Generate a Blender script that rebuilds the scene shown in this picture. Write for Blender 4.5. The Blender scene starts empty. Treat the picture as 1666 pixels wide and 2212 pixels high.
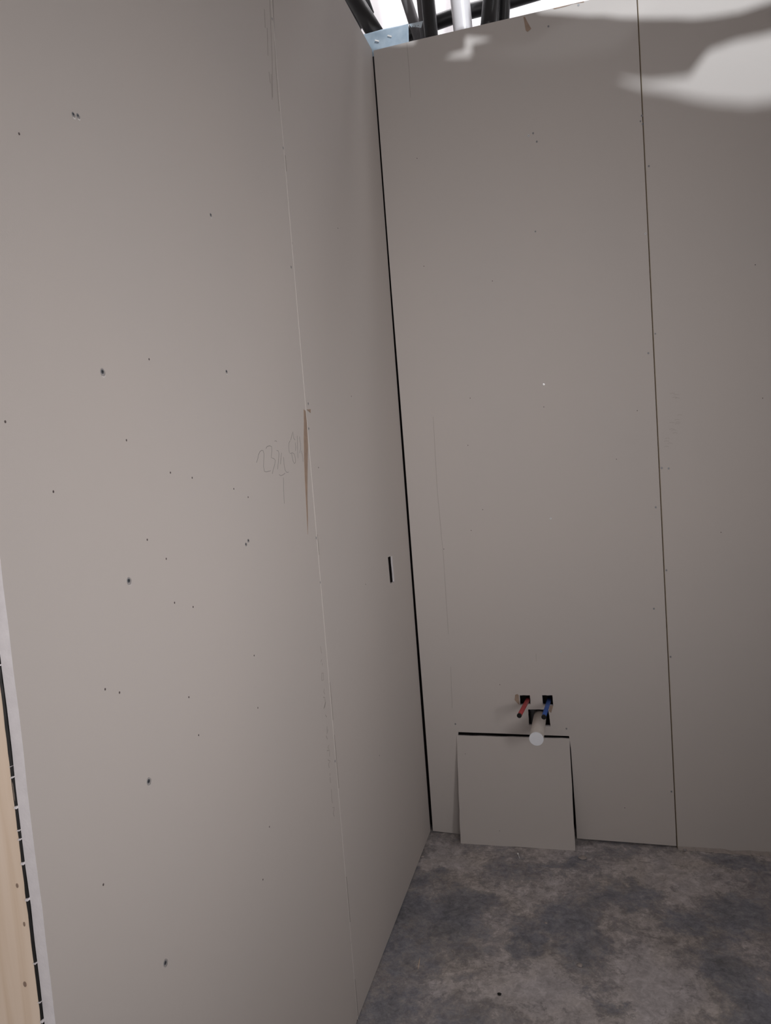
import bpy, bmesh, math, random
from mathutils import Vector, Matrix
# ---- measured room data, metres. back wall: (x,z) on y=0; left wall: (y,z) on x=0; floor: (x,y) on z=0
CAM = {'loc': [0.6616, -2.7016, 1.5], 'yaw': -0.26921, 'pitch': -0.07938, 'roll': -0.07701, 'f': 1580.9}
H = 2.9588
HOLE_RED = [[0.3821, 0.5604], [0.4197, 0.5609], [0.4203, 0.5272], [0.3815, 0.5229]]
HOLE_BLUE = [[0.4639, 0.5615], [0.5018, 0.5621], [0.5029, 0.5233], [0.466, 0.5253]]
HOLE_WASTE = [[0.4096, 0.5065], [0.4844, 0.5079], [0.4883, 0.4433], [0.4094, 0.4458]]
SLIT = [[0.1382, 0.4105], [0.5524, 0.4069]]
SLIT_BOT = [[0.5572, 0.0054], [0.9095, 0.0034]]
SLOT = [[-0.317, 1.1478], [-0.2603, 1.1437], [-0.2568, 1.0531], [-0.3111, 1.0555]]
TORN_RED = [[0.365, 0.562], [0.3738, 0.5657], [0.3787, 0.5604], [0.3782, 0.5247], [0.3748, 0.5264], [0.362, 0.5423]]
TORN_BLUE = [[0.4903, 0.5231], [0.5029, 0.5233], [0.4937, 0.4948], [0.4857, 0.5017]]
TORN_TOP = [[0.5417, 2.953], [0.5464, 2.9535], [0.556, 2.9302], [0.5657, 2.9098], [0.5527, 2.902], [0.5468, 2.9079]]
TORN_EDGE = [[0.6415, 2.9609], [0.695, 2.9608], [0.7434, 2.9617], [0.7431, 2.9559], [0.71, 2.9589], [0.6825, 2.9562], [0.6458, 2.9555]]
SCAR = [[-0.9905, 1.6243], [-0.9787, 1.6212], [-0.9774, 1.5926], [-0.9806, 1.5593], [-0.9835, 1.5322], [-0.996, 1.4888], [-1.0068, 1.4477], [-1.017, 1.407], [-1.0237, 1.3662], [-1.0346, 1.3178], [-1.0324, 1.3464], [-1.0267, 1.4016], [-1.0225, 1.4486], [-1.0161, 1.4997], [-1.0064, 1.551], [-0.9957, 1.5922]]
SCAR_BIT = [[-0.9699, 1.6244], [-0.9425, 1.6265], [-0.9442, 1.617], [-0.9552, 1.6204]]
WRITING = [[[-1.2876, 1.5022], [-1.2796, 1.5107], [-1.2753, 1.5177], [-1.2663, 1.5246], [-1.2564, 1.5276], [-1.2491, 1.5261], [-1.247, 1.5198], [-1.2507, 1.5064], [-1.2546, 1.4922], [-1.2533, 1.4822], [-1.2438, 1.4804], [-1.2201, 1.4821]], [[-1.2342, 1.5309], [-1.2277, 1.5348], [-1.2141, 1.5367], [-1.2033, 1.5346], [-1.2044, 1.5254], [-1.2108, 1.5104], [-1.1977, 1.5082], [-1.1907, 1.5047], [-1.1946, 1.4955], [-1.2051, 1.4848], [-1.2127, 1.475]], [[-1.1848, 1.5465], [-1.1786, 1.5474], [-1.1725, 1.5455]], [[-1.1777, 1.5259], [-1.1687, 1.5244], [-1.1666, 1.5191], [-1.1709, 1.5079], [-1.1814, 1.4838]], [[-1.1517, 1.5198], [-1.159, 1.5038], [-1.1635, 1.4945]], [[-1.1422, 1.51], [-1.1429, 1.4938], [-1.1401, 1.4802], [-1.1315, 1.4745], [-1.1206, 1.4745]], [[-1.1758, 1.4712], [-1.1669, 1.4685], [-1.1546, 1.4698], [-1.1417, 1.473]], [[-1.1536, 1.4636], [-1.1585, 1.4372], [-1.1609, 1.4049]], [[-1.0906, 1.5487], [-1.0821, 1.5589], [-1.0733, 1.5682], [-1.0706, 1.5526], [-1.0636, 1.5486]], [[-1.0951, 1.5471], [-1.1023, 1.5423], [-1.1067, 1.5316], [-1.1055, 1.5189]], [[-1.0638, 1.543], [-1.0629, 1.533], [-1.0663, 1.5231]], [[-1.1018, 1.5174], [-1.0861, 1.5187], [-1.0764, 1.5157], [-1.0714, 1.5053], [-1.0725, 1.4958], [-1.0805, 1.4932], [-1.0878, 1.4998], [-1.0914, 1.5137], [-1.0915, 1.5176]], [[-1.0479, 1.559], [-1.0528, 1.5309], [-1.055, 1.5049]], [[-1.0338, 1.5571], [-1.0304, 1.5408], [-1.0327, 1.5287], [-1.0408, 1.517]], [[-1.0292, 1.5225], [-1.0237, 1.5102], [-1.0243, 1.4959]]]
PRINT = [[[-1.0134, 1.0321], [-1.0121, 1.0251], [-1.0103, 1.0138]], [[-1.0125, 0.9983], [-1.0195, 0.9945]], [[-1.0111, 0.9885], [-1.0109, 0.983]], [[-1.0204, 0.9658], [-1.0097, 0.9624], [-1.0116, 0.9455], [-1.0247, 0.9484], [-1.0207, 0.9646]], [[-1.0118, 0.9225], [-1.0172, 0.9163], [-1.0112, 0.9088]], [[-1.0238, 0.905], [-1.0134, 0.9001], [-1.0126, 0.8876], [-1.0227, 0.8777]], [[-1.0104, 0.8868], [-1.0269, 0.8765]], [[-1.0199, 0.8577], [-1.0118, 0.8492]], [[-1.0145, 0.8257], [-1.0202, 0.8089], [-1.0106, 0.816]], [[-1.0271, 0.8063], [-1.0197, 0.7951]], [[-1.0126, 0.7758], [-1.0221, 0.7756], [-1.0121, 0.7618], [-1.0299, 0.7694]], [[-1.0127, 0.7594], [-1.0155, 0.7482]], [[-1.0283, 0.7442], [-1.0146, 0.7355], [-1.0272, 0.7328], [-1.0244, 0.722]], [[-1.0231, 0.7077], [-1.0232, 0.7009]], [[-1.0242, 0.6972], [-1.0245, 0.6829]], [[-1.0226, 0.6649], [-1.0247, 0.6439], [-1.0234, 0.6295]], [[-1.0241, 0.6174], [-1.0132, 0.6119], [-1.0238, 0.602], [-1.0185, 0.591]]]
PRINT_TOP = [[[-0.9831, 2.5931], [-0.9925, 2.5251], [-1.0014, 2.4471], [-1.0188, 2.3552]], [[-1.0238, 2.5501], [-1.028, 2.5068]], [[-1.0163, 2.5128], [-1.0255, 2.446]], [[-1.0284, 2.4083], [-1.0259, 2.3834]], [[-1.015, 2.4093], [-1.023, 2.3481]], [[-0.9616, 2.6049], [-0.9711, 2.5361], [-0.9823, 2.4349], [-0.9843, 2.3379]]]
SEAM_DARK = [[[-0.9863, 2.2402], [-0.9863, 2.2023]], [[-0.9773, 1.31], [-0.98, 1.2573]], [[-0.9771, 0.7857], [-0.991, 0.6436]], [[-0.9923, 0.9256], [-0.9852, 0.8257]], [[-0.9816, 0.4002], [-0.9866, 0.2759]], [[-0.9772, 0.1142], [-0.9881, 0.0118]]]
LINES_BACK = [[[0.1293, 2.9575], [0.1308, 2.8649], [0.1286, 2.7692]], [[0.1284, 1.6233], [0.1242, 1.3465], [0.1295, 1.1], [0.1275, 0.7964]], [[0.1276, 0.6698], [0.1214, 0.5056]], [[0.4513, 0.72], [0.4513, 0.6919]]]
L_SCREW = [[-1.775, 1.6478], [-1.7651, 1.3411], [-1.7684, 1.0338], [-1.7748, 0.7474], [-1.3915, 1.9776], [-1.3867, 1.6822], [-1.779, 2.0037], [-1.7689, 2.006], [-1.372, 1.3407], [-1.3602, 1.3466]]
L_SEAMSCREW = [[-0.9784, 2.5524], [-0.9775, 2.2542], [-0.9725, 2.0308], [-0.9926, 1.9686], [-0.9546, 1.6399], [-0.9662, 1.577], [-0.9792, 1.302], [-0.9765, 1.1878], [-0.9791, 0.7198], [-0.9734, 0.2204]]
L_PIN = [[-1.6513, 1.679], [-1.7343, 1.5499], [-1.6222, 1.496], [-1.5542, 1.484], [-1.9031, 1.4841], [-1.4015, 1.4544], [-1.3422, 1.4334], [-1.7073, 1.3952], [-1.6602, 1.3577], [-1.6489, 1.2828], [-1.5931, 1.2632], [-1.8446, 1.2028], [-1.8143, 1.1877], [-1.6345, 1.1182], [-1.3807, 1.1158], [-1.3858, 1.0093], [-1.3836, 0.7577], [-1.4331, 0.6743], [-0.5928, 0.5684], [-0.5948, 1.1089], [-0.588, 2.1698], [-1.8924, 0.9459], [-1.6161, 1.0449], [-0.92, 1.4775], [-0.588, 1.6786], [-1.892, 1.9344], [-1.9712, 1.5725]]
B_SCREW = [[0.5373, 1.7028], [0.5338, 1.2204], [0.5421, 0.7285], [0.5353, 2.561], [0.9028, 2.1724], [0.9188, 1.8363], [0.5396, 2.2349], [0.9036, 2.54]]
B_DARK = [[0.5514, 2.5658], [0.5623, 2.5359], [0.9231, 2.3909], [0.8935, 1.7734], [0.9195, 1.3768], [0.9189, 1.0177], [0.9193, 0.7074], [0.9011, 0.2116], [0.9419, 1.3737], [0.8937, 1.2411], [0.8715, 0.8816], [0.1297, 0.4434], [0.5457, 0.4359], [0.9087, 2.5569], [0.9104, 2.5297], [0.7247, 2.9511], [0.6229, 2.9049]]
B_PIN = [[0.1365, 2.5546], [0.379, 2.0858], [0.2508, 1.507], [0.2897, 1.2657], [0.2414, 1.1901], [0.2711, 1.6785], [0.1331, 1.1246], [0.5326, 1.6227], [0.8483, 1.5813], [0.7712, 1.4181], [0.3103, 0.6007], [1.2366, 2.0228], [1.2446, 1.5872], [0.3198, 0.0317], [0.1686, 0.3028], [0.7374, 0.1418], [1.1002, 1.1435], [0.1338, 2.172]]
SMUDGE = [[0.9678, 1.6289], [0.9789, 1.5411], [0.9479, 1.5121], [0.9384, 1.4651]]
WHITE_PIPE = [[0.3209, 3.0949], [0.3245, 3.0006]]
BLK_A = [[0.2066, 3.1127], [0.2111, 2.9873]]
BLK_B = [[0.4307, 3.0672], [0.4176, 2.9918]]
BLK_C = [[0.4727, 3.0824], [0.4669, 3.0171]]
GREY_1 = [[0.1075, 3.2011], [0.1297, 3.1141]]
GREY_2 = [[0.1671, 3.1557], [0.1703, 3.0569]]
HORIZ = [[0.047, 3.1091], [0.1989, 3.138], [0.3061, 3.1499], [0.447, 3.1517], [0.6185, 3.162]]
BIG = [[-0.066, 3.1802], [-0.001, 3.0545]]
BIG2 = [[-0.0621, 3.2561], [-0.0388, 3.1737]]
VOID = [[-0.1347, 3.2506], [-0.068, 3.1303]]
PLATE = [[-0.0305, 3.0293], [0.1367, 3.0297], [0.1285, 2.9678], [0.0475, 2.9723], [-0.0019, 2.9682]]
TAB = [[0.1369, 3.0296], [0.1898, 3.029], [0.1814, 3.0071], [0.1598, 3.015], [0.1462, 3.0164]]
PA = [[0.2319, 2.8805], [0.3353, 2.8885], [0.3385, 2.9346], [0.4886, 2.8868], [0.3597, 2.8865], [0.3568, 2.8435], [0.2917, 2.8539]]
PC = [[0.557, 2.9724], [0.6016, 2.9382], [0.9122, 2.8518], [1.0817, 2.8117], [1.2194, 2.8013], [1.3537, 2.8175], [1.3588, 2.9891], [0.5661, 3.1237]]
PD = [[0.7946, 2.7064], [0.9326, 2.6622], [1.0612, 2.6524], [1.12, 2.7199], [1.2033, 2.7337], [1.4299, 2.738], [1.4755, 2.4985], [1.2365, 2.5092], [1.1271, 2.5403], [0.9306, 2.6196], [0.859, 2.6561]]
PPL = [[-0.0503, 3.0796], [0.1563, 3.0653], [0.1631, 2.9313], [0.003, 2.9571]]
PWP = [[0.2912, 3.1741], [0.3887, 3.1723], [0.3761, 2.9851], [0.278, 2.9882]]
TIPS = {'red': [0.3925, 0.542], 'redb': [0.4131, 0.5398], 'blue': [0.4767, 0.535], 'blueb': [0.4894, 0.5373], 'waste': [0.4488, 0.4673], 'wasteb': [0.4513, 0.4762]}
JAMB = [[-0.0021, 0.8348], [-0.0187, 0.8325], [-0.0215, 0.8321], [-0.0004, 1.1997], [-0.0187, 1.1877], [-0.0847, 0.8232], [0.0023, 1.4137]]
CRUMB_POS = [[0.5805, -0.1103], [0.573, -0.6709], [0.3596, -0.8189], [-0.006, -0.9762], [0.0056, -0.1794], [0.9356, -0.0155], [0.9765, -0.0102], [0.7577, -0.1541], [0.8399, -0.0339], [0.4699, -0.4952]]
FSCREW = [[0.3504, -0.1158], [0.3615, -0.1481]]
CHIPS = [[0.8918, -0.4493], [0.9088, -0.4684], [0.1171, -0.7598], [0.1124, -0.7071]]
DARK_ST = [[0.0031, -0.4812, 0.077, 0.1033], [0.1382, -0.5336, 0.1178, 0.1088], [0.0656, -0.6775, 0.1124, 0.132], [0.1921, -0.4031, 0.0923, 0.0653], [0.5397, -0.4618, 0.0853, 0.121], [0.6085, -0.5821, 0.0801, 0.0855], [0.6833, -0.3574, 0.1156, 0.0556], [0.7886, -0.2795, 0.088, 0.0478], [0.9695, -0.6128, 0.0741, 0.1229], [1.0177, -0.7758, 0.1017, 0.0866], [1.094, -0.0662, 0.136, 0.0427], [1.039, -0.3645, 0.0816, 0.074], [0.0633, -0.9383, 0.0876, 0.0676], [0.4052, -0.5822, 0.0416, 0.1346], [0.5186, -0.166, 0.1276, 0.0354], [0.0081, -0.293, 0.099, 0.0585], [0.8848, -0.4215, 0.0682, 0.047], [0.6295, -0.8093, 0.06, 0.0338]]
LIGHT_ST = [[0.3719, -0.3516, 0.137, 0.0661], [0.4188, -0.7575, 0.1527, 0.114], [0.7545, -0.7025, 0.1352, 0.1149], [0.5463, -0.8398, 0.179, 0.0502], [0.7217, -0.1674, 0.1542, 0.0406], [0.3555, -0.5009, 0.0722, 0.0952], [0.9062, -0.25, 0.1307, 0.054], [0.143, -0.2012, 0.1002, 0.0425], [0.2013, -0.7932, 0.0523, 0.037], [0.6862, -0.6002, 0.0654, 0.062]]
TOPZ = [[1.3092, 2.8346], [0.7405, 2.9639], [-0.0971, 3.1543]]
random.seed(7)
SC = bpy.context.scene
COL = SC.collection
R = math.radians
# ------------------------------------------------------------------ camera
def cam_basis(yaw, pitch, roll):
    f = Vector((math.sin(yaw)*math.cos(pitch), math.cos(yaw)*math.cos(pitch), math.sin(pitch)))
    r = Vector((math.cos(yaw), -math.sin(yaw), 0)); u = r.cross(f)
    c, s = math.cos(roll), math.sin(roll)
    return f, c*r+s*u, -s*r+c*u
cd = bpy.data.cameras.new('camera'); cam = bpy.data.objects.new('camera', cd); COL.objects.link(cam)
f_, r_, u_ = cam_basis(CAM['yaw'], CAM['pitch'], CAM['roll'])
M = Matrix((r_, u_, -f_)).transposed().to_4x4(); M.translation = Vector(CAM['loc'])
cam.matrix_world = M
cd.sensor_fit = 'HORIZONTAL'; cd.sensor_width = 36; cd.lens = CAM['f']/1666*36; cd.clip_start = .02
SC.camera = cam
# ------------------------------------------------------------------ light and exposure
SC.view_settings.view_transform = 'Standard'; SC.view_settings.look = 'None'
SC.view_settings.gamma = 1; SC.view_settings.exposure = 0.0
w = bpy.data.worlds.new('world'); SC.world = w; w.use_nodes = True
w.node_tree.nodes['Background'].inputs[0].default_value = (1, .94, .925, 1)
w.node_tree.nodes['Background'].inputs[1].default_value = .42
def area(name, loc, target, sx, sy, power, color=(1, 1, 1), spread=180):
    l = bpy.data.lights.new(name, 'AREA'); l.shape = 'RECTANGLE'; l.size = sx; l.size_y = sy
    l.energy = power; l.color = color; l.spread = R(spread)
    o = bpy.data.objects.new(name, l); COL.objects.link(o); o.location = loc
    o.rotation_euler = (Vector(target)-Vector(loc)).to_track_quat('-Z', 'Y').to_euler(); return o
def point(name, loc, power, rad, color=(1, 1, 1)):
    l = bpy.data.lights.new(name, 'POINT'); l.energy = power; l.shadow_soft_size = rad; l.color = color
    o = bpy.data.objects.new(name, l); COL.objects.link(o); o.location = loc; return o
HC = (1, .94, .925)
area('hall_light', (1.2, -3.0, 1.5), (0, -1.6, 1.45), .4, .6, 2.0, HC, 110)
area('low_fill', (1.75, -3.3, 1.3), (0, -1.75, 1.3), .6, .6, 1.05, HC, 55)  # added fill that brightens the middle of the left wall
area('side_fill', (1.9, -2.6, 1.45), (0, -.6, 1.4), .3, .9, 3.4, HC, 80)  # added fill from the right, balances both walls
area('far_fill', (.5, -4.2, 1.7), (.45, 0, 1.9), .6, .6, 1.1, HC, 45)  # added fill that lifts the upper back wall
LAMP = (1.35, -1.8, H+1.35); ZC = H+.30
point('site_lamp', LAMP, 215, .036, (.93, .965, 1))
point('wedge_fill_light', (2.22, -1.8, H+.985), 14, .04, (.93, .965, 1))  # unseen lamp added to throw a faint wedge on the upper wall
area('next_room_light', (.5, .45, H+1.6), (.5, 1.0, H+.6), 2.2, .4, 27, (1, .97, .99))
# ------------------------------------------------------------------ materials
def mat(name, col, rough=.8, metal=0, noise=None, bump=0, bscale=400, col2=None, spec=.3):
    m = bpy.data.materials.new(name); m.use_nodes = True; nt = m.node_tree; n = nt.nodes; b = n['Principled BSDF']
    b.inputs['Roughness'].default_value = rough; b.inputs['Metallic'].default_value = metal
    b.inputs['Specular IOR Level'].default_value = spec
    b.inputs['Base Color'].default_value = (*col, 1)
    tc = n.new('ShaderNodeTexCoord')
    if noise:
        t = n.new('ShaderNodeTexNoise'); t.inputs['Scale'].default_value = noise; t.inputs['Detail'].default_value = 6
        nt.links.new(tc.outputs['Object'], t.inputs['Vector'])
        r = n.new('ShaderNodeValToRGB'); r.color_ramp.elements[0].position = .3; r.color_ramp.elements[1].position = .7
        c2 = col2 or tuple(c*.93 for c in col)
        r.color_ramp.elements[0].color = (*c2, 1); r.color_ramp.elements[1].color = (*col, 1)
        nt.links.new(t.outputs['Fac'], r.inputs['Fac']); nt.links.new(r.outputs['Color'], b.inputs['Base Color'])
    if bump:
        t = n.new('ShaderNodeTexNoise'); t.inputs['Scale'].default_value = bscale; t.inputs['Detail'].default_value = 3
        nt.links.new(tc.outputs['Object'], t.inputs['Vector'])
        bp = n.new('ShaderNodeBump'); bp.inputs['Strength'].default_value = bump; bp.inputs['Distance'].default_value = .001
        nt.links.new(t.outputs['Fac'], bp.inputs['Height']); nt.links.new(bp.outputs['Normal'], b.inputs['Normal'])
    return m
PAPER = mat('ivory_board_paper', (.60, .565, .54), .85, noise=2.2, col2=(.585, .557, .537), bump=.12, bscale=500)
GYPSUM = mat('gypsum_core', (.78, .76, .78), .9, noise=60, col2=(.70, .68, .70), bump=.3, bscale=300)
KRAFT = mat('torn_brown_paper', (.42, .32, .25), .9, noise=40, col2=(.34, .26, .21))
KRAFT_D = mat('brown_seam_paper', (.22, .17, .10), .9)
PENCIL = mat('pencil', (.27, .26, .25), .6)
FAINT_GREY = mat('faint_grey_mark', (.42, .39, .37), .7)
INK = mat('stamped_ink', (.33, .31, .31), .7)
RIDGE = mat('raised_board_edge', (.67, .64, .615), .85)
HOLE = mat('nail_hole', (.12, .10, .10), .9)
SCREW_D = mat('screw_phosphate', (.20, .22, .25), .45, .6)
SCREW_M = mat('screw_zinc', (.92, .94, .95), .3, .2)
FILL = mat('dimple_grey', (.38, .37, .37), .8)
RAGGED = mat('paper_rim_and_glint', (.80, .79, .78), .8)  # also colours the painted reflection spots on the metal plate
ZINC = mat('galvanised_zinc', (.72, .82, .90), .4, .3, noise=30, col2=(.56, .68, .78), bump=.6, bscale=22)
FOAM = mat('black_foam_insulation', (.018, .018, .02), .38, bump=.4, bscale=90, spec=.5)
FOAM_LIT = mat('black_foam_painted_lit', (.16, .155, .16), .5, bump=.3, bscale=90)  # same black foam, made lighter to look lit
WPIPE = mat('white_pipe', (.82, .81, .84), .35, spec=.5)
DUSTY = mat('dusty_white_plastic', (.66, .62, .58), .55, noise=25, col2=(.56, .52, .48))
CAPM = mat('white_cap', (.90, .94, 1.0), .4, spec=.4)
REDM = mat('red_plastic', (.50, .08, .085), .5, noise=60, col2=(.40, .06, .065))
BLUEM = mat('blue_plastic', (.06, .14, .47), .5, noise=60, col2=(.05, .11, .38))
BLACK = mat('black_rubber_and_gap_shade', (.012, .012, .012), .5)  # also paints the shade in the gap beside the timber post
GREYP = mat('grey_plastic', (.16, .16, .17), .3, spec=.6)
NEXTW = mat('next_room_paint', (.86, .84, .86), .9)
CAVITY = mat('cavity_painted_shade', (.05, .045, .045), .95)  # shade inside the wall cavity put into the colour
CRUMB = mat('plaster_crumb', (.50, .45, .43), .9, noise=80, col2=(.40, .37, .35))
def wood():
    m = bpy.data.materials.new('pale_pine'); m.use_nodes = True; nt = m.node_tree; n = nt.nodes; b = n['Principled BSDF']
    b.inputs['Roughness'].default_value = .7
    tc = n.new('ShaderNodeTexCoord'); mp = n.new('ShaderNodeMapping'); mp.inputs['Scale'].default_value = (26, 26, 1.3)
    t = n.new('ShaderNodeTexNoise'); t.inputs['Scale'].default_value = 1.6; t.inputs['Detail'].default_value = 5; t.inputs['Distortion'].default_value = .8
    nt.links.new(tc.outputs['Object'], mp.inputs['Vector']); nt.links.new(mp.outputs['Vector'], t.inputs['Vector'])
    r = n.new('ShaderNodeValToRGB'); r.color_ramp.elements[0].position = .3; r.color_ramp.elements[1].position = .75
    r.color_ramp.elements[0].color = (.76, .60, .45, 1); r.color_ramp.elements[1].color = (.90, .76, .63, 1)
    nt.links.new(t.outputs['Fac'], r.inputs['Fac']); nt.links.new(r.outputs['Color'], b.inputs['Base Color'])
    return m
WOOD = wood()
KNOT = mat('pine_knot', (.30, .22, .17), .8, noise=40)
def concrete():
    m = bpy.data.materials.new('dusty_concrete'); m.use_nodes = True; nt = m.node_tree; n = nt.nodes; L = nt.links
    b = n['Principled BSDF']; b.inputs['Roughness'].default_value = .75; b.inputs['Specular IOR Level'].default_value = .25
    tc = n.new('ShaderNodeTexCoord')
    def noise(scale, detail, dist=0, rough=.6, vec=None):
        t = n.new('ShaderNodeTexNoise'); t.inputs['Scale'].default_value = scale; t.inputs['Detail'].default_value = detail
        t.inputs['Distortion'].default_value = dist; t.inputs['Roughness'].default_value = rough
        L.new(vec or tc.outputs['Object'], t.inputs['Vector']); return t
    wn = noise(8, 9, .4, .75)
    sub = n.new('ShaderNodeVectorMath'); sub.operation = 'SUBTRACT'; L.new(wn.outputs['Color'], sub.inputs[0]); sub.inputs[1].default_value = (.5, .5, .5)
    scl = n.new('ShaderNodeVectorMath'); scl.operation = 'SCALE'; L.new(sub.outputs[0], scl.inputs[0]); scl.inputs['Scale'].default_value = .34
    add = n.new('ShaderNodeVectorMath'); add.operation = 'ADD'; L.new(tc.outputs['Object'], add.inputs[0]); L.new(scl.outputs[0], add.inputs[1])
    wv = add.outputs[0]
    def math_(op, a, bb):
        q = n.new('ShaderNodeMath'); q.operation = op
        for i, v in enumerate((a, bb)):
            if isinstance(v, (int, float)): q.inputs[i].default_value = v
            else: L.new(v, q.inputs[i])
        return q.outputs[0]
    def blobs(lst):
        tot = None
        for (cx, cy, rx, ry) in lst:
            mp = n.new('ShaderNodeMapping'); mp.vector_type = 'TEXTURE'; mp.inputs['Location'].default_value = (cx, cy, 0); mp.inputs['Scale'].default_value = (rx, ry, 1)
            L.new(wv, mp.inputs['Vector'])
            ln = n.new('ShaderNodeVectorMath'); ln.operation = 'LENGTH'; L.new(mp.outputs[0], ln.inputs[0])
            mr = n.new('ShaderNodeMapRange'); mr.inputs['From Min'].default_value = 1.35; mr.inputs['From Max'].default_value = .55
            L.new(ln.outputs['Value'], mr.inputs['Value'])
            tot = mr.outputs[0] if tot is None else math_('MAXIMUM', tot, mr.outputs[0])
        return tot
    big = noise(3.2, 8, .6, .68); fine = noise(30, 9, .5, .78); veryf = noise(160, 4)
    v = math_('ADD', math_('MULTIPLY', big.outputs['Fac'], .9), math_('MULTIPLY', fine.outputs['Fac'], .78))
    v = math_('ADD', v, math_('MULTIPLY', veryf.outputs['Fac'], .16))
    v = math_('SUBTRACT', v, math_('MULTIPLY', blobs(DARK_ST), .20))
    v = math_('ADD', v, math_('MULTIPLY', blobs(LIGHT_ST), .09))
    mp2 = n.new('ShaderNodeMapping'); mp2.inputs['Rotation'].default_value = (0, 0, .6); mp2.inputs['Scale'].default_value = (1, 3.2, 1); L.new(wv, mp2.inputs['Vector'])
    sc = noise(13, 9, 1.2, .8, mp2.outputs[0]); m3 = n.new('ShaderNodeMapRange'); m3.inputs['From Min'].default_value = .56; m3.inputs['From Max'].default_value = .74; L.new(sc.outputs['Fac'], m3.inputs['Value'])
    v = math_('ADD', v, math_('MULTIPLY', m3.outputs[0], .16))
    r = n.new('ShaderNodeValToRGB'); e = r.color_ramp.elements
    e[0].position = .50; e[0].color = (.18, .185, .205, 1); e[1].position = 1.18; e[1].color = (.56, .52, .50, 1)
    k = e.new(.76); k.color = (.30, .30, .32, 1); k = e.new(.93); k.color = (.405, .375, .36, 1)
    L.new(v, r.inputs['Fac'])
    n2 = noise(48, 8, .8, .75); m4 = n.new('ShaderNodeMapRange'); m4.inputs['From Min'].default_value = .3; m4.inputs['From Max'].default_value = .7; m4.inputs['To Min'].default_value = .72; m4.inputs['To Max'].default_value = 1.28
    L.new(n2.outputs['Fac'], m4.inputs['Value'])
    n3 = noise(11, 7, 1.0, .7); m5 = n.new('ShaderNodeMapRange'); m5.inputs['From Min'].default_value = .35; m5.inputs['From Max'].default_value = .65; m5.inputs['To Min'].default_value = .80; m5.inputs['To Max'].default_value = 1.2
    L.new(n3.outputs['Fac'], m5.inputs['Value'])
    vm = n.new('ShaderNodeVectorMath'); vm.operation = 'SCALE'; L.new(r.outputs['Color'], vm.inputs[0]); L.new(math_('MULTIPLY', m4.outputs[0], m5.outputs[0]), vm.inputs['Scale'])
    tint = noise(5, 5, .5, .6); mx = n.new('ShaderNodeMix'); mx.data_type = 'RGBA'; mx.blend_type = 'MULTIPLY'; mx.inputs[7].default_value = (.96, .985, 1.05, 1)
    m6 = n.new('ShaderNodeMapRange'); m6.inputs['From Min'].default_value = .35; m6.inputs['From Max'].default_value = .6; L.new(tint.outputs['Fac'], m6.inputs['Value']); L.new(m6.outputs[0], mx.inputs[0])
    L.new(vm.outputs[0], mx.inputs[6]); L.new(mx.outputs[2], b.inputs['Base Color'])
    bp = n.new('ShaderNodeBump'); bp.inputs['Strength'].default_value = .35; bp.inputs['Distance'].default_value = .004
    L.new(fine.outputs['Fac'], bp.inputs['Height']); L.new(bp.outputs['Normal'], b.inputs['Normal'])
    return m
CONC = concrete()
# ------------------------------------------------------------------ helpers
def tag(o, label=None, cat=None, group=None, kind=None):
    for k, v in (('label', label), ('category', cat), ('group', group), ('kind', kind)):
        if v: o[k] = v
    return o
def link(name, me, mats, parent=None):
    for m in (mats if isinstance(mats, (list, tuple)) else [mats]): me.materials.append(m)
    o = bpy.data.objects.new(name, me); COL.objects.link(o)
    if parent: o.parent = parent
    return o
def obj(name, bm, mats, parent=None, smooth=False):
    bmesh.ops.recalc_face_normals(bm, faces=bm.faces)
    me = bpy.data.meshes.new(name)
    if smooth:
        for f in bm.faces: f.smooth = True
    bm.to_mesh(me); bm.free()
    return link(name, me, mats, parent)
def empty(name, loc, parent=None):
    o = bpy.data.objects.new(name, None); COL.objects.link(o); o.location = loc; o.empty_display_size = .05
    if parent: o.parent = parent
    return o
def recentre(o, p):      # move a mesh thing's origin without moving the mesh
    o.data.transform(Matrix.Translation(-Vector(p))); o.location = p; return o
def ONB(u, v, t=0): return Vector((u, t, v))            # back wall, t = depth behind face
def ONL(u, v, t=0): return Vector((-t, u, v))           # left wall, t = depth behind face
def ONC(u, v, t=0): return Vector((u, v, ZC+t))         # unseen overhead board that shapes the lamp patches
def jag(poly, step=.02, amp=.0012, seed=0):
    rn = random.Random(seed); out = []
    for i in range(len(poly)):
        a = Vector(poly[i][:2]); b = Vector(poly[(i+1) % len(poly)][:2]); k = max(1, int((b-a).length/step))
        d = (b-a).normalized(); nn = Vector((-d.y, d.x))
        for j in range(k):
            p = a.lerp(b, j/k)
            if j: p = p+nn*rn.uniform(-amp, amp)
            out.append(p)
    return out
def sheet(outline, holes, place, t0, t1, bevel=0):
    """board cut to an outline with holes; faces = material 0, cut edges = material 1"""
    bm = bmesh.new(); loops = []; edges = []
    for poly in [outline]+holes:
        vs = [bm.verts.new((p[0], p[1], 0)) for p in poly]; loops.append(vs)
        edges += [bm.edges.new((vs[i], vs[(i+1) % len(vs)])) for i in range(len(vs))]
    bmesh.ops.triangle_fill(bm, use_beauty=True, use_dissolve=False, edges=edges)
    co = {v: (v.co.x, v.co.y) for v in bm.verts}
    front = [tuple(f.verts) for f in bm.faces]
    nb = bmesh.new(); A = {}; Bk = {}
    for v, c in co.items(): A[v] = nb.verts.new(place(*c, t0)); Bk[v] = nb.verts.new(place(*c, t1))
    for f in front:
        nb.faces.new([A[v] for v in f]); nb.faces.new([Bk[v] for v in reversed(f)])
    for vs in loops:
        for i in range(len(vs)):
            a, b = vs[i], vs[(i+1) % len(vs)]
            f = nb.faces.new((A[a], A[b], Bk[b], Bk[a])); f.material_index = 1
    bm.free(); return nb
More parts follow.
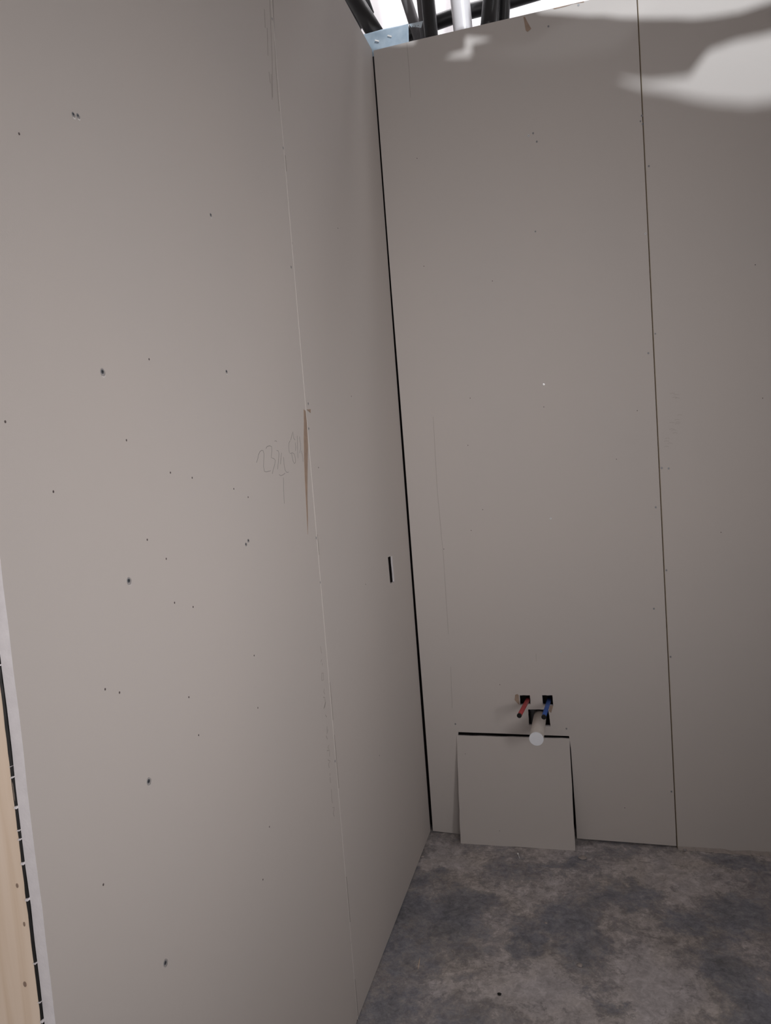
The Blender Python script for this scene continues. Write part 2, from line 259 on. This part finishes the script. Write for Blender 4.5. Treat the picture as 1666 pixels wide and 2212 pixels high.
def box(bm, x0, x1, y0, y1, z0, z1, mi=0):
    vs = [bm.verts.new((x, y, z)) for x in (x0, x1) for y in (y0, y1) for z in (z0, z1)]
    for q in ((0, 1, 3, 2), (4, 6, 7, 5), (0, 4, 5, 1), (2, 3, 7, 6), (0, 2, 6, 4), (1, 5, 7, 3)):
        f = bm.faces.new([vs[i] for i in q]); f.material_index = mi
def tube(bm, pts, rad, seg=24, caps=True, mi=0):
    pts = [Vector(p) for p in pts]; rings = []
    rads = rad if isinstance(rad, (list, tuple)) else [rad]*len(pts)
    d0 = (pts[1]-pts[0]).normalized(); n = d0.orthogonal().normalized()
    for i, p in enumerate(pts):
        d = ((pts[min(i+1, len(pts)-1)]-pts[max(i-1, 0)])).normalized()
        n = (n-d*n.dot(d)).normalized(); b = d.cross(n)
        rings.append([bm.verts.new(p+(n*math.cos(a)+b*math.sin(a))*rads[i]) for a in [2*math.pi*k/seg for k in range(seg)]])
    for a, b in zip(rings, rings[1:]):
        for k in range(seg):
            f = bm.faces.new((a[k], a[(k+1) % seg], b[(k+1) % seg], b[k])); f.material_index = mi; f.smooth = True
    if caps:
        for rr in (rings[0], rings[-1]):
            f = bm.faces.new(rr); f.material_index = mi
    return rings
def hollow(bm, a, b, r0, r1, seg=28, mi=0):     # open tube with wall thickness
    a, b = Vector(a), Vector(b); d = (b-a).normalized(); n = d.orthogonal().normalized(); c = d.cross(n); R4 = []
    for p, r in ((a, r0), (b, r0), (b, r1), (a, r1)):
        R4.append([bm.verts.new(p+(n*math.cos(t)+c*math.sin(t))*r) for t in [2*math.pi*k/seg for k in range(seg)]])
    for i in range(4):
        p, q = R4[i], R4[(i+1) % 4]
        for k in range(seg):
            f = bm.faces.new((p[k], p[(k+1) % seg], q[(k+1) % seg], q[k])); f.smooth = i in (0, 2); f.material_index = mi
def ribbon(bm, pts, wd, place, lift=.0004, h=.0003, mi=0):     # thin raised stroke on a wall, with real thickness
    P2 = [Vector(p[:2]) for p in pts]; rows = []
    for i, p in enumerate(P2):
        d = (P2[min(i+1, len(P2)-1)]-P2[max(i-1, 0)]).normalized(); nn = Vector((-d.y, d.x))*wd/2
        rows.append([bm.verts.new(place(*(p+s*nn), -t)) for t in (lift-h, lift) for s in (-1, 1)])
    for a, b in zip(rows, rows[1:]):
        for i, j in ((0, 1), (1, 3), (3, 2), (2, 0)):
            f = bm.faces.new((a[i], a[j], b[j], b[i])); f.material_index = mi
    for a in (rows[0], rows[-1]):
        f = bm.faces.new((a[0], a[1], a[3], a[2])); f.material_index = mi
def patch(bm, poly, place, lift=.0005, h=.0004, mi=0):          # flat torn flake with thickness
    a = [bm.verts.new(place(p[0], p[1], -lift)) for p in poly]; b = [bm.verts.new(place(p[0], p[1], -(lift-h))) for p in poly]
    es = [bm.edges.new((a[i], a[(i+1) % len(a)])) for i in range(len(a))]
    g = bmesh.ops.triangle_fill(bm, use_beauty=True, edges=es)
    for i in range(len(a)):
        bm.faces.new((a[i], b[i], b[(i+1) % len(a)], a[(i+1) % len(a)]))
    for f in bm.faces: f.material_index = mi
def disc(bm, u, v, r, place, lift, h=.0004, seg=14, mi=0, sy=1):
    a = [bm.verts.new(place(u+r*math.cos(t), v+r*sy*math.sin(t), -lift)) for t in [2*math.pi*k/seg for k in range(seg)]]
    b = [bm.verts.new(place(u+r*math.cos(t), v+r*sy*math.sin(t), -(lift-h))) for t in [2*math.pi*k/seg for k in range(seg)]]
    f = bm.faces.new(a); f.material_index = mi
    for k in range(seg):
        f = bm.faces.new((a[k], b[k], b[(k+1) % seg], a[(k+1) % seg])); f.material_index = mi
def crescent(bm, u, v, r0, r1, a0, a1, place, lift, mi, seg=12):
    P1 = []; P2 = []
    for k in range(seg+1):
        t = a0+(a1-a0)*k/seg; th = (r1-r0)*math.sin(math.pi*k/seg)+.0001
        P1.append(bm.verts.new(place(u+r0*math.cos(t), v+r0*1.15*math.sin(t), -lift)))
        P2.append(bm.verts.new(place(u+(r0+th)*math.cos(t), v+(r0+th)*1.15*math.sin(t), -lift*.4)))
    for k in range(seg):
        f = bm.faces.new((P1[k], P1[k+1], P2[k+1], P2[k])); f.material_index = mi
def deep_screw(u, v, place, parent, r=.0048, rim=True):        # phosphate screw sunk in a torn dimple
    bm = bmesh.new(); disc(bm, u, v, r*1.25, place, .0005, mi=0, sy=1.2)
    disc(bm, u-.0006, v+.0006, r*.8, place, .0009, mi=1)
    for s in (0, 1):
        d = [(u-.0006+(r*.5 if s == 0 else .0004)*x, v+.0006+(r*.5 if s else .0004)*y) for x, y in ((-1, -1), (1, -1), (1, 1), (-1, 1))]
        bm.faces.new([bm.verts.new(place(*p, -.00105)) for p in d]).material_index = 3
    if rim: crescent(bm, u, v, r*1.3, r*1.3+.0022, -2.0, .6, place, .0012, 2)
    return obj('screw', bm, [FILL, SCREW_D, RAGGED, BLACK], parent)
def zinc_screw(u, v, place, parent, r=.0034):
    bm = bmesh.new(); disc(bm, u, v, r*1.25, place, .0004, mi=2)
    disc(bm, u, v, r, place, .0008, mi=0); disc(bm, u, v, r*.4, place, .0011, mi=1, seg=8)
    return obj('screw', bm, [SCREW_M, BLACK, FILL], parent)
def dull_screw(u, v, place, parent, r=.0034):
    bm = bmesh.new(); disc(bm, u, v, r, place, .0004, mi=0, sy=1.15)
    disc(bm, u-.0003, v+.0003, r*.55, place, .0007, mi=1, seg=8)
    return obj('screw', bm, [FILL, SCREW_D], parent)
def pin(u, v, place, parent, r=.0016):
    bm = bmesh.new(); disc(bm, u, v, r, place, .0004, seg=8, sy=1.2); return obj('nail_hole', bm, [HOLE], parent)
# ------------------------------------------------------------------ floor
def slab():
    bm = bmesh.new(); box(bm, -2.2, 3.4, -5.5, 1.2, -.12, 0)
    return tag(obj('floor', bm, CONC), kind='structure')
slab()
# ------------------------------------------------------------------ back wall
TB = .0125
wb = tag(empty('wall_back', (0, 0, 0)), kind='structure')
SX = .9092
def gap(z): return .0042+.0052*max(0, min(1, (2.9-z)/2.3))+.0006*math.sin(z*5)
gl = [(gap(z), z) for z in [H-.002-i*(H-.01)/30 for i in range(31)]]
gl[-1] = (gl[-1][0], .006)
notch = [(.122, .0), (.124, .1), (.129, .3), (.1365, .3995), (.1385, .4120), (.2, .4112), (.3, .4106), (.42, .4088), (.5535, .4078), (.5575, .36), (.5590, .2), (.5605, .1), (.5605, .0125)]
ol = gl[::-1]                                   # bottom to top along the corner
ol = [(SX, .0075)]+[(SX, H)]+[(.60, H+.001), (.15, H)]+gl+[(.118, .0)]+notch[1:]
ol = ol+[(.72, .0105)]
h_red = jag(HOLE_RED, .006, .0006, 1); h_blue = jag(HOLE_BLUE, .006, .0005, 2); h_waste = jag(HOLE_WASTE, .008, .0006, 3)
main = obj('plasterboard_sheet', sheet(ol, [h_red, h_blue, h_waste], ONB, 0, TB), [PAPER, GYPSUM], wb)
rt = obj('plasterboard_sheet', sheet([(SX+.0022, 0), (2.1, 0), (2.1, H+.002), (SX+.0022, H+.002)], [], ONB, .0004, TB), [PAPER, KRAFT_D], wb)
bm = bmesh.new(); ribbon(bm, [(SX+.0032, .0), (SX+.0032, H)], .0016, ONB, .0004, .0004); obj('paper_edge', bm, KRAFT_D, rt)
bm = bmesh.new()
for x in (.62, SX-.022, 1.3, 1.7): box(bm, x, x+.045, TB+.001, TB+.09, .04, H-.02)
obj('timber_stud', bm, WOOD, wb)
for o_ in wb.children:
    if o_.name.startswith('timber_stud'): o_['kind'] = 'structure'
bm = bmesh.new(); box(bm, -.35, 2.1, .112, .124, 0, H-.01); obj('rear_lining', bm, CAVITY, wb)
bm = bmesh.new(); box(bm, -.35, -.03, TB+.012, .11, 0, H+.02); box(bm, -.028, .03, .06, .11, 0, H+.02); o_ = obj('corner_gap_blocker', bm, CAVITY, wb)  # unseen blocks added to keep the corner gap dark
o_['kind'] = 'structure'
for u, v in B_SCREW[:5]: zinc_screw(u, v, ONB, main if u < SX else rt)
for u, v in B_SCREW[5:]: dull_screw(u, v, ONB, main if u < SX else rt, .003)
for u, v in B_DARK: dull_screw(u, v, ONB, main if u < SX else rt, .0036)
for u, v in B_PIN: pin(u, v, ONB, main if u < SX else rt, .0015)
for nm, p, m in (('torn_paper', TORN_RED, KRAFT), ('torn_paper', TORN_BLUE, KRAFT), ('torn_paper', TORN_TOP, KRAFT)):
    bm = bmesh.new(); patch(bm, p, ONB, .0007, .0006); obj(nm, bm, m, main)
bm = bmesh.new(); patch(bm, [(a, min(b, H+.0005)) for a, b in TORN_EDGE], ONB, .0007, .0006); obj('torn_paper', bm, KRAFT, main)
for p in LINES_BACK:
    bm = bmesh.new(); ribbon(bm, p, .0011, ONB); obj('faint_line', bm, FAINT_GREY, main)  # thin, slightly darker lines on the main sheet
bm = bmesh.new()
for k, (u, v) in enumerate(SMUDGE):
    for j in range(4):
        a = u+random.uniform(-.012, .012); b = v+random.uniform(-.02, .02)
        ribbon(bm, [(a, b), (a+.008, b+.0015), (a+.016, b-.001)], .0009, ONB)
obj('scuff_mark', bm, FAINT_GREY, rt)
# plaster smear where the right sheet meets the floor
bm = bmesh.new()
rn = random.Random(5); top = []; N = 40
for i in range(N+1):
    x = SX+.004+(2.1-SX)*i/N*.999; top.append((x, .003+.006*rn.random()))
for i in range(N):
    (x0, a), (x1, b) = top[i], top[i+1]; w0, w1 = .012+.012*rn.random(), .012+.012*rn.random()
    vs = [bm.verts.new(p) for p in ((x0, -.0005, a), (x1, -.0005, b), (x1, -w1, .0004), (x0, -w0, .0004))]; bm.faces.new(vs)
bmesh.ops.remove_doubles(bm, verts=bm.verts, dist=.0001)
bmesh.ops.solidify(bm, geom=bm.faces[:], thickness=.0004)
obj('plaster_smear', bm, CRUMB, rt)
# ------------------------------------------------------------------ left wall
TL = .0165; LE = -2.004; LS = -.9725
wl = tag(empty('wall_left', (0, LE, 0)), kind='structure')
def lo(name, bm, m, parent=None):
    o = obj(name, bm, m); o.parent = parent or wl
    if not parent: o.matrix_parent_inverse = Matrix.Translation((0, -LE, 0))
    return o
rn = random.Random(3)
endl = [(LE+rn.uniform(-.0006, .0010), z) for z in [H*(1-k/60) for k in range(61)]]
endl[-1] = (LE, .004)
sA = lo('plasterboard_sheet', sheet([(LS-.0006, .004), (LS-.0006, H)]+endl, [], ONL, 0, TL), [PAPER, GYPSUM])
sB = lo('plasterboard_sheet', sheet([(-.0008, .006), (-.0008, H), (LS+.0006, H), (LS+.0006, .004)], [jag(SLOT, .012, .0012, 6)], ONL, 0.0003, .0065), [PAPER, GYPSUM])
bm = bmesh.new()
for y in (LS-.022, -.5, -1.5): box(bm, -TL-.091, -TL-.001, y, y+.045, 0, H-.02)
o_ = lo('timber_stud', bm, WOOD); o_['kind'] = 'structure'
bm = bmesh.new(); box(bm, -TL-.105, -TL-.093, LE+.12, -.02, 0, H-.01); lo('rear_lining', bm, CAVITY)
bm = bmesh.new(); ribbon(bm, [(LS-.0022, .0), (LS-.0018, 1.2), (LS-.0022, H)], .0030, ONL, .0009, .0008); lo('board_ridge', bm, RIDGE, sA)
for p in SEAM_DARK:
    bm = bmesh.new(); ribbon(bm, [(LS+.0022, a[1]) for a in p], .0030, ONL, .0012, .0011); lo('seam_crack', bm, FAINT_GREY, sB)
def board_at(u): return sA if u < LS else sB
for u, v in L_SCREW[:4]: deep_screw(u, v, ONL, sA, .0040)
for u, v in L_SCREW[4:]: deep_screw(u, v, ONL, sA, .0027, True)
for u, v in L_SEAMSCREW: dull_screw(u, v, ONL, board_at(u), .0032)
for u, v in L_PIN: pin(u, v, ONL, board_at(u), .0015)
bm = bmesh.new()
for p in WRITING: ribbon(bm, p, .0011, ONL)
lo('pencil_writing', bm, PENCIL, sA)
bm = bmesh.new()
for p in PRINT: ribbon(bm, p, .0022, ONL)
for p in PRINT_TOP: ribbon(bm, p, .0026, ONL)
lo('stamped_print', bm, FAINT_GREY, sA)
bm = bmesh.new(); patch(bm, SCAR, ONL, .0008, .0007); lo('torn_paper', bm, KRAFT, sA)
bm = bmesh.new(); patch(bm, SCAR_BIT, ONL, .0008, .0007); lo('torn_paper', bm, KRAFT, sB)
# ------------------------------------------------------------------ right wall, unseen overhead board with light-shaping openings, next room
bm = bmesh.new(); box(bm, 2.1, 2.2, -5.5, .9, 0, H+.3)
tag(obj('wall_right', bm, PAPER), kind='structure')
def through(poly):
    out = []
    for x, z in poly:
        t = (LAMP[2]-ZC)/(LAMP[2]-z); out.append((LAMP[0]+(x-LAMP[0])*t, LAMP[1]*(1-t)))
    return out
cholas = [jag(through(p), .04, .002, 9) for p in (PA, PC, PD, PPL, PWP)]
ce = obj('gobo_ceiling', sheet([(-1.2, -5.5), (2.1, -5.5), (2.1, -.06), (-1.2, -.06)], cholas, ONC, 0, .0125), [PAPER, GYPSUM])  # unseen board, openings shaped to throw the light patches
tag(ce, kind='structure')
bm = bmesh.new(); box(bm, -2.2, 3.4, 1.0, 1.1, 0, 6); box(bm, -.352, -.348, .985, 1.0, 0, 6); tag(obj('wall_far', bm, NEXTW), kind='structure')
# ------------------------------------------------------------------ timber beside the open end of the left wall
tp = empty('timber_post', (-.09, -1.96, 0))
tag(tp, 'pale pine timber post at the cut left end of the plasterboard wall', 'timber post')
rn = random.Random(11)
bm = bmesh.new(); x1 = -TL-.0023
zs = [2.2*k/110 for k in range(111)]
edge = [x1-.0006-(rn.random() < .3)*0+rn.uniform(-.0012, .0008) for _ in zs]
fr = [(bm.verts.new((e+.09, -.046+.0, z)), bm.verts.new((-.07, -.046, z)), bm.verts.new((e+.09, .02, z)), bm.verts.new((-.07, .02, z))) for e, z in zip(edge, zs)]
for a, b in zip(fr, fr[1:]):
    for i, j in ((0, 1), (1, 3), (3, 2), (2, 0)): bm.faces.new((a[i], a[j], b[j], b[i]))
bm.faces.new((fr[0][0], fr[0][1], fr[0][3], fr[0][2])); bm.faces.new((fr[-1][0], fr[-1][1], fr[-1][3], fr[-1][2]))
obj('post_body', bm, WOOD, tp)
bm = bmesh.new(); n_ = 160; rows = []
for i in range(n_+1):
    z = 2.2*i/n_; a0 = -TL-.0027+.09+rn.uniform(-.0005, .0005); a1 = -TL-.0003+.09-rn.uniform(0, .0009)
    rows.append([bm.verts.new(p) for p in ((a0, -.0466, z), (a1, -.0446, z), (a1, -.034, z), (a0, -.034, z))])
for p, q in zip(rows, rows[1:]):
    for i in range(4): bm.faces.new((p[i], p[(i+1) % 4], q[(i+1) % 4], q[i]))
bm.faces.new(rows[0]); bm.faces.new(rows[-1][::-1])
obj('gap_shade_strip', bm, BLACK, tp)  # black strip painting the shade of the gap beside the post
def ONT(u, v, t=0): return Vector((u+.09, -.0462+t, v))
for (u, v, r, s) in ((-.0300, 1.012, .0016, 1.8), (-.0265, .963, .0013, 2.2), (-.0365, .884, .0022, 1.6)):
    bm = bmesh.new(); disc(bm, u, v, r, ONT, .0004, mi=0, sy=s); obj('knot', bm, KNOT, tp)
bm = bmesh.new()
for k in range(14):        # crumbs of gypsum stuck in the gap
    z = rn.uniform(.75, 1.3); x = -TL-.0018
    bm = bmesh.new(); hh = rn.uniform(.001, .0035)
    vs = [(x-.0020+.09, z), (x+.0016+.09, z+rn.uniform(-.001, .001)), (x+.0017+.09, z+hh), (x+rn.uniform(-.0015, .0005)+.09, z+hh*1.2), (x-.0018+.09, z+hh*.6)]
    a = [bm.verts.new((q[0], -.0472, q[1])) for q in vs]; c_ = [bm.verts.new((q[0], -.038, q[1])) for q in vs]
    bm.faces.new(a); bm.faces.new(c_[::-1])
    for i in range(5): bm.faces.new((a[i], c_[i], c_[(i+1) % 5], a[(i+1) % 5]))
    obj('gypsum_crumb', bm, GYPSUM, tp)
# ------------------------------------------------------------------ leaning off-cut
W_, H_, T_ = .4235, .4025, .0125
oc = None
bm = sheet(jag([(0, 0), (W_, 0), (W_+.001, H_), (0.001, H_+.001)], .03, .0008, 4), [], lambda u, v, t: Vector((u, t, v)), 0, T_)
oc = obj('plasterboard_offcut', bm, [PAPER, GYPSUM])
ang = math.asin(.066/.4045)
oc.rotation_euler = (-ang, 0, R(.3)); oc.location = (.1305, -.0672, .0008)
tag(oc, 'square ivory plasterboard off-cut leaning on the back wall below the pipes', 'plasterboard')
for u, v in ((.032, .335), (.15, .055)):
    bm = bmesh.new(); disc(bm, u, v, .0013, lambda a, b, t: Vector((a, t, b)), .0004, seg=8); obj('nail_hole', bm, HOLE, oc)
# ------------------------------------------------------------------ basin pipes
def vec(xz, y): return Vector((xz[0], y, xz[1]))
def supply(tip, base, ytip, ybase, m, label):
    a, b = vec(base, ybase), vec(tip, ytip); d = (b-a).normalized()
    root = empty('water_pipe', b); tag(root, label, 'pipe')
    bm = bmesh.new(); hollow(bm, a-b, -d*.003, .0079, .0064); obj('sleeve', bm, m, root)
    bm = bmesh.new(); tube(bm, [-d*.03, -d*.0035, -d*.0034, d*.0015, d*.0028], [.0062, .0062, .0084, .0084, .0076]); obj('pipe_end', bm, BLACK, root)['label'] = 'black pipe end'
supply(TIPS['red'], TIPS['redb'], -.16, .04, REDM, 'red plastic water pipe with black end sticking out of the left square hole')
supply(TIPS['blue'], TIPS['blueb'], -.15, .04, BLUEM, 'blue plastic water pipe with black end sticking out of the right square hole')
wt = vec(TIPS['waste'], -.18); wbv = vec(TIPS['wasteb'], .0)
dw = (wt-wbv).normalized()
root = tag(empty('waste_pipe', wt), 'stubby white waste pipe with capped end between red and blue pipes', 'pipe')
bm = bmesh.new(); tube(bm, [wbv-wt-dw*.045, -dw*.11, -dw*.001], [.0228, .0240, .0246], 40); obj('pipe_body', bm, DUSTY, root)
bm = bmesh.new(); tube(bm, [-dw*.001, dw*.0012, dw*.002], [.0250, .0250, .0240], 40); obj('end_cap', bm, CAPM, root)['label'] = 'bluish white flat end cap'
el = tag(empty('drain_elbow', (.425, .062, .50)), 'glossy grey drain elbow glimpsed inside the larger waste hole', 'pipe fitting')
bm = bmesh.new(); tube(bm, [(0, 0, -.30), (0, 0, -.03), (.0, -.006, .0), (.006, -.02, .012)], [.014, .014, .015, .012]); obj('elbow_body', bm, GREYP, el)
bm = bmesh.new(); tube(bm, [(.012, -.028, -.02), (.016, -.028, .0), (.026, -.028, .010), (.038, -.028, .012)], .0016, 10); obj('seal_ring', bm, DUSTY, el)
# ------------------------------------------------------------------ services seen over the wall tops
def through_pipe(name, p, q, y, rad, m, label, group=None, up=1.0, down=.25, y2=None, cat='pipe'):
    a, b = vec(p, y), vec(q, y if y2 is None else y2); d = (b-a).normalized(); s = a-d*up; e = b+d*down
    c = (s+e)/2; bm = bmesh.new(); n = 9
    pts = [s.lerp(e, i/n)-c+Vector((random.uniform(-.0015, .0015), 0, 0)) for i in range(n+1)]
    tube(bm, pts, rad, 28); o = obj(name, bm, m); o.location = c
    tag(o, label, cat, group); return o
G = 'service pipes seen over the wall top'
through_pipe('plastic_pipe', *WHITE_PIPE, .065, .0345, WPIPE, 'upright white plastic pipe rising over the back wall among black pipes', G)
through_pipe('insulated_pipe', *BLK_A, .052, .0245, FOAM, 'black upright pipe directly left of the white pipe', G, up=.6)
through_pipe('insulated_pipe', *BLK_B, .06, .0295, FOAM, 'leaning black pipe directly right of the white pipe', G, up=.17, down=.03)
through_pipe('insulated_pipe', *BLK_C, .105, .0215, FOAM, 'rightmost black upright pipe over the back wall', G)
through_pipe('insulated_pipe', *GREY_1, .17, .0205, FOAM_LIT, 'slanting black pipe in painted lit grey rising behind the perforated metal strap', G, down=.12)
through_pipe('insulated_pipe', *GREY_2, .112, .0115, FOAM_LIT, 'thin black pipe in painted lit grey close against the left upright black pipe', G, down=.12)
through_pipe('insulated_pipe', *BIG, .06, .031, FOAM, 'thick shiny black pipe slanting down behind the metal corner plate', G, down=.05)
through_pipe('insulated_pipe', *BIG2, .20, .016, FOAM, 'dark pipe just right of the thick slanting black pipe', G, down=-.03)
v0, v1 = VOID
through_pipe('insulated_pipe', (v0[0]-.055, v0[1]), (v1[0]-.055, v1[1]), .16, .058, FOAM, 'added black tube standing in for the dark void over the left wall', G, down=.0)  # black tube added to fill what is only a dark void
hp = HORIZ
bm = bmesh.new(); pts = [Vector((x, .245, z)) for x, z in [(-.06, hp[0][1]-.012)]+hp+[(1.0, hp[-1][1]+.02), (2.0, hp[-1][1]+.06)]]
c = pts[3]; tube(bm, [p-c for p in pts], .027, 24); o = obj('insulated_pipe', bm, FOAM, smooth=False); o.location = c
tag(o, 'black level pipe crossing behind all the upright pipes', 'pipe', G)
# metal corner plate: crumpled galvanised sheet standing above the corner
root = tag(empty('metal_plate', (.05, .014, 3.0)), 'crumpled galvanised metal plate standing at the top of the wall corner', 'metal plate')
bm = bmesh.new(); rn = random.Random(2); nx, nz = 26, 14; g = []
for i in range(nx+1):
    col = []
    for j in range(nz+1):
        u = i/nx; v = j/nz; x = -.062+u*(.1335+.062)+v*u*.003; z = 2.945+v*(3.0295-2.945)
        y = .0155+.0018*math.sin(u*9+v*3)*math.sin(v*4+1)+.0022*math.exp(-((u-.62)**2*60+(v-.5)**2*8))*-1
        col.append(bm.verts.new((x-.05, y-.014, z-3.0)))
    g.append(col)
for i in range(nx):
    for j in range(nz):
        f = bm.faces.new((g[i][j], g[i+1][j], g[i+1][j+1], g[i][j+1])); f.smooth = True
bmesh.ops.solidify(bm, geom=bm.faces[:], thickness=.0008)
obj('plate_sheet', bm, ZINC, root)
for x, z in ((.018, 2.993), (.066, 2.999)):
    bm = bmesh.new(); box(bm, x-.05-.008, x-.05+.008, -.0045, -.002, z-3-.0022, z-3+.0022)
    bmesh.ops.rotate(bm, verts=bm.verts, cent=(x-.05, 0, z-3), matrix=Matrix.Rotation(.45, 3, 'Y')); obj('glint_bar', bm, RAGGED, root)  # bright reflection spots of the plate painted as pale bars
TBZ = [(.1345, 3.030), (.183, 3.029), (.180, 3.005), (.150, 3.006), (.1345, 3.003)]
TBZ = TAB
bm = sheet([(a, b) for a, b in TAB], [[(TAB[0][0]+dx+.002*math.cos(t), TAB[0][1]-.012+.002*math.sin(t)) for t in [k*math.pi/4 for k in range(8)]] for dx in (.013, .024, .034)], ONB, .020, .0212)
o = obj('perforated_strap', bm, [ZINC, ZINC]); recentre(o, (.15, .0206, 3.015))
tag(o, 'short perforated metal strap right of the corner plate', 'metal strap')
# ------------------------------------------------------------------ bits lying on the floor
def crumb(u, v, r, flat, m, name, label, cat, seed):
    bm = bmesh.new(); bmesh.ops.create_icosphere(bm, subdivisions=3, radius=1)
    rn = random.Random(seed); ph = [rn.uniform(0, 6) for _ in range(6)]
    for q in bm.verts:
        k = 1+.13*math.sin(q.co.x*3+ph[0])*math.sin(q.co.y*4+ph[1])+.1*math.sin(q.co.z*5+ph[2]+q.co.x*4)
        q.co = Vector((q.co.x*r*k, q.co.y*r*k*.9, q.co.z*r*flat*k))
    o = obj(name, bm, m, smooth=True); zmin = min(q.co.z for q in o.data.vertices); o.location = (u, v, -zmin+.0001)
    return tag(o, label, cat)
C_ = CRUMB_POS
crumb(*C_[0], .013, .18, CRUMB, 'plaster_chip', 'pale flat plaster chip right of the leaning off-cut', 'plaster chip', 1)
crumb(*C_[1], .008, .3, CRUMB, 'plaster_chip', 'small pale pinkish chip alone in the middle of the floor', 'plaster chip', 2)
crumb(*C_[2], .0055, .4, BLACK, 'black_pellet', 'small round black pellet on the floor near the frame bottom', 'pellet', 3)
crumb(*C_[3], .007, .5, BLACK, 'black_pellet', 'black pellet at the foot of the left wall', 'pellet', 4)
crumb(*C_[4], .006, .5, CRUMB, 'plaster_chip', 'tiny plaster chip at the left wall near the corner', 'plaster chip', 5)
crumb(*C_[5], .0055, .6, FILL, 'plaster_chip', 'dark crumb below the foot of the back wall seam', 'plaster chip', 6)
crumb(*C_[6], .0045, .6, CRUMB, 'plaster_chip', 'small crumb just right of the back wall seam foot', 'plaster chip', 7)
crumb(*C_[7], .0045, .5, FILL, 'plaster_chip', 'small dark crumb in front of the back wall, right of the pale flat chip', 'plaster chip', 8)
crumb(*C_[9], .005, .35, CRUMB, 'plaster_chip', 'pale crumb a little in front of the leaning off-cut', 'plaster chip', 9)
a, b = Vector((*FSCREW[0], .0032)), Vector((*FSCREW[1], .0012)); d = (b-a).normalized()
root = tag(empty('loose_screw', a), 'loose metal screw lying on the floor before the off-cut', 'screw')
bm = bmesh.new(); tube(bm, [Vector((0, 0, 0)), d*.001, d*.004], [.0038, .0038, .0017], 14); obj('screw_head', bm, SCREW_M, root)
bm = bmesh.new(); tube(bm, [d*.004+d*.0012*i for i in range(20)]+[d*.030], [.0017 if i % 2 else .0012 for i in range(20)]+[.0003], 10); obj('shank', bm, SCREW_M, root)
def sliver(p, q, w_, m, name, label):
    a, b = Vector((*p, .0012)), Vector((*q, .0012)); c = (a+b)/2
    bm = bmesh.new(); tube(bm, [a-c, (a-c)*.3, (b-c)*.4, b-c], [w_*.3, w_, w_*.8, w_*.2], 6); o = obj(name, bm, m)
    zmin = min(q.co.z for q in o.data.vertices); o.location = (c.x, c.y, -zmin+.0001)
    return tag(o, label, 'splinter')
sliver(CHIPS[0], CHIPS[1], .0018, FILL, 'wood_splinter', 'dark thin splinter on the right side of the floor')
sliver(CHIPS[2], CHIPS[3], .0014, WOOD, 'wood_splinter', 'pale thin splinter near the left wall foot')
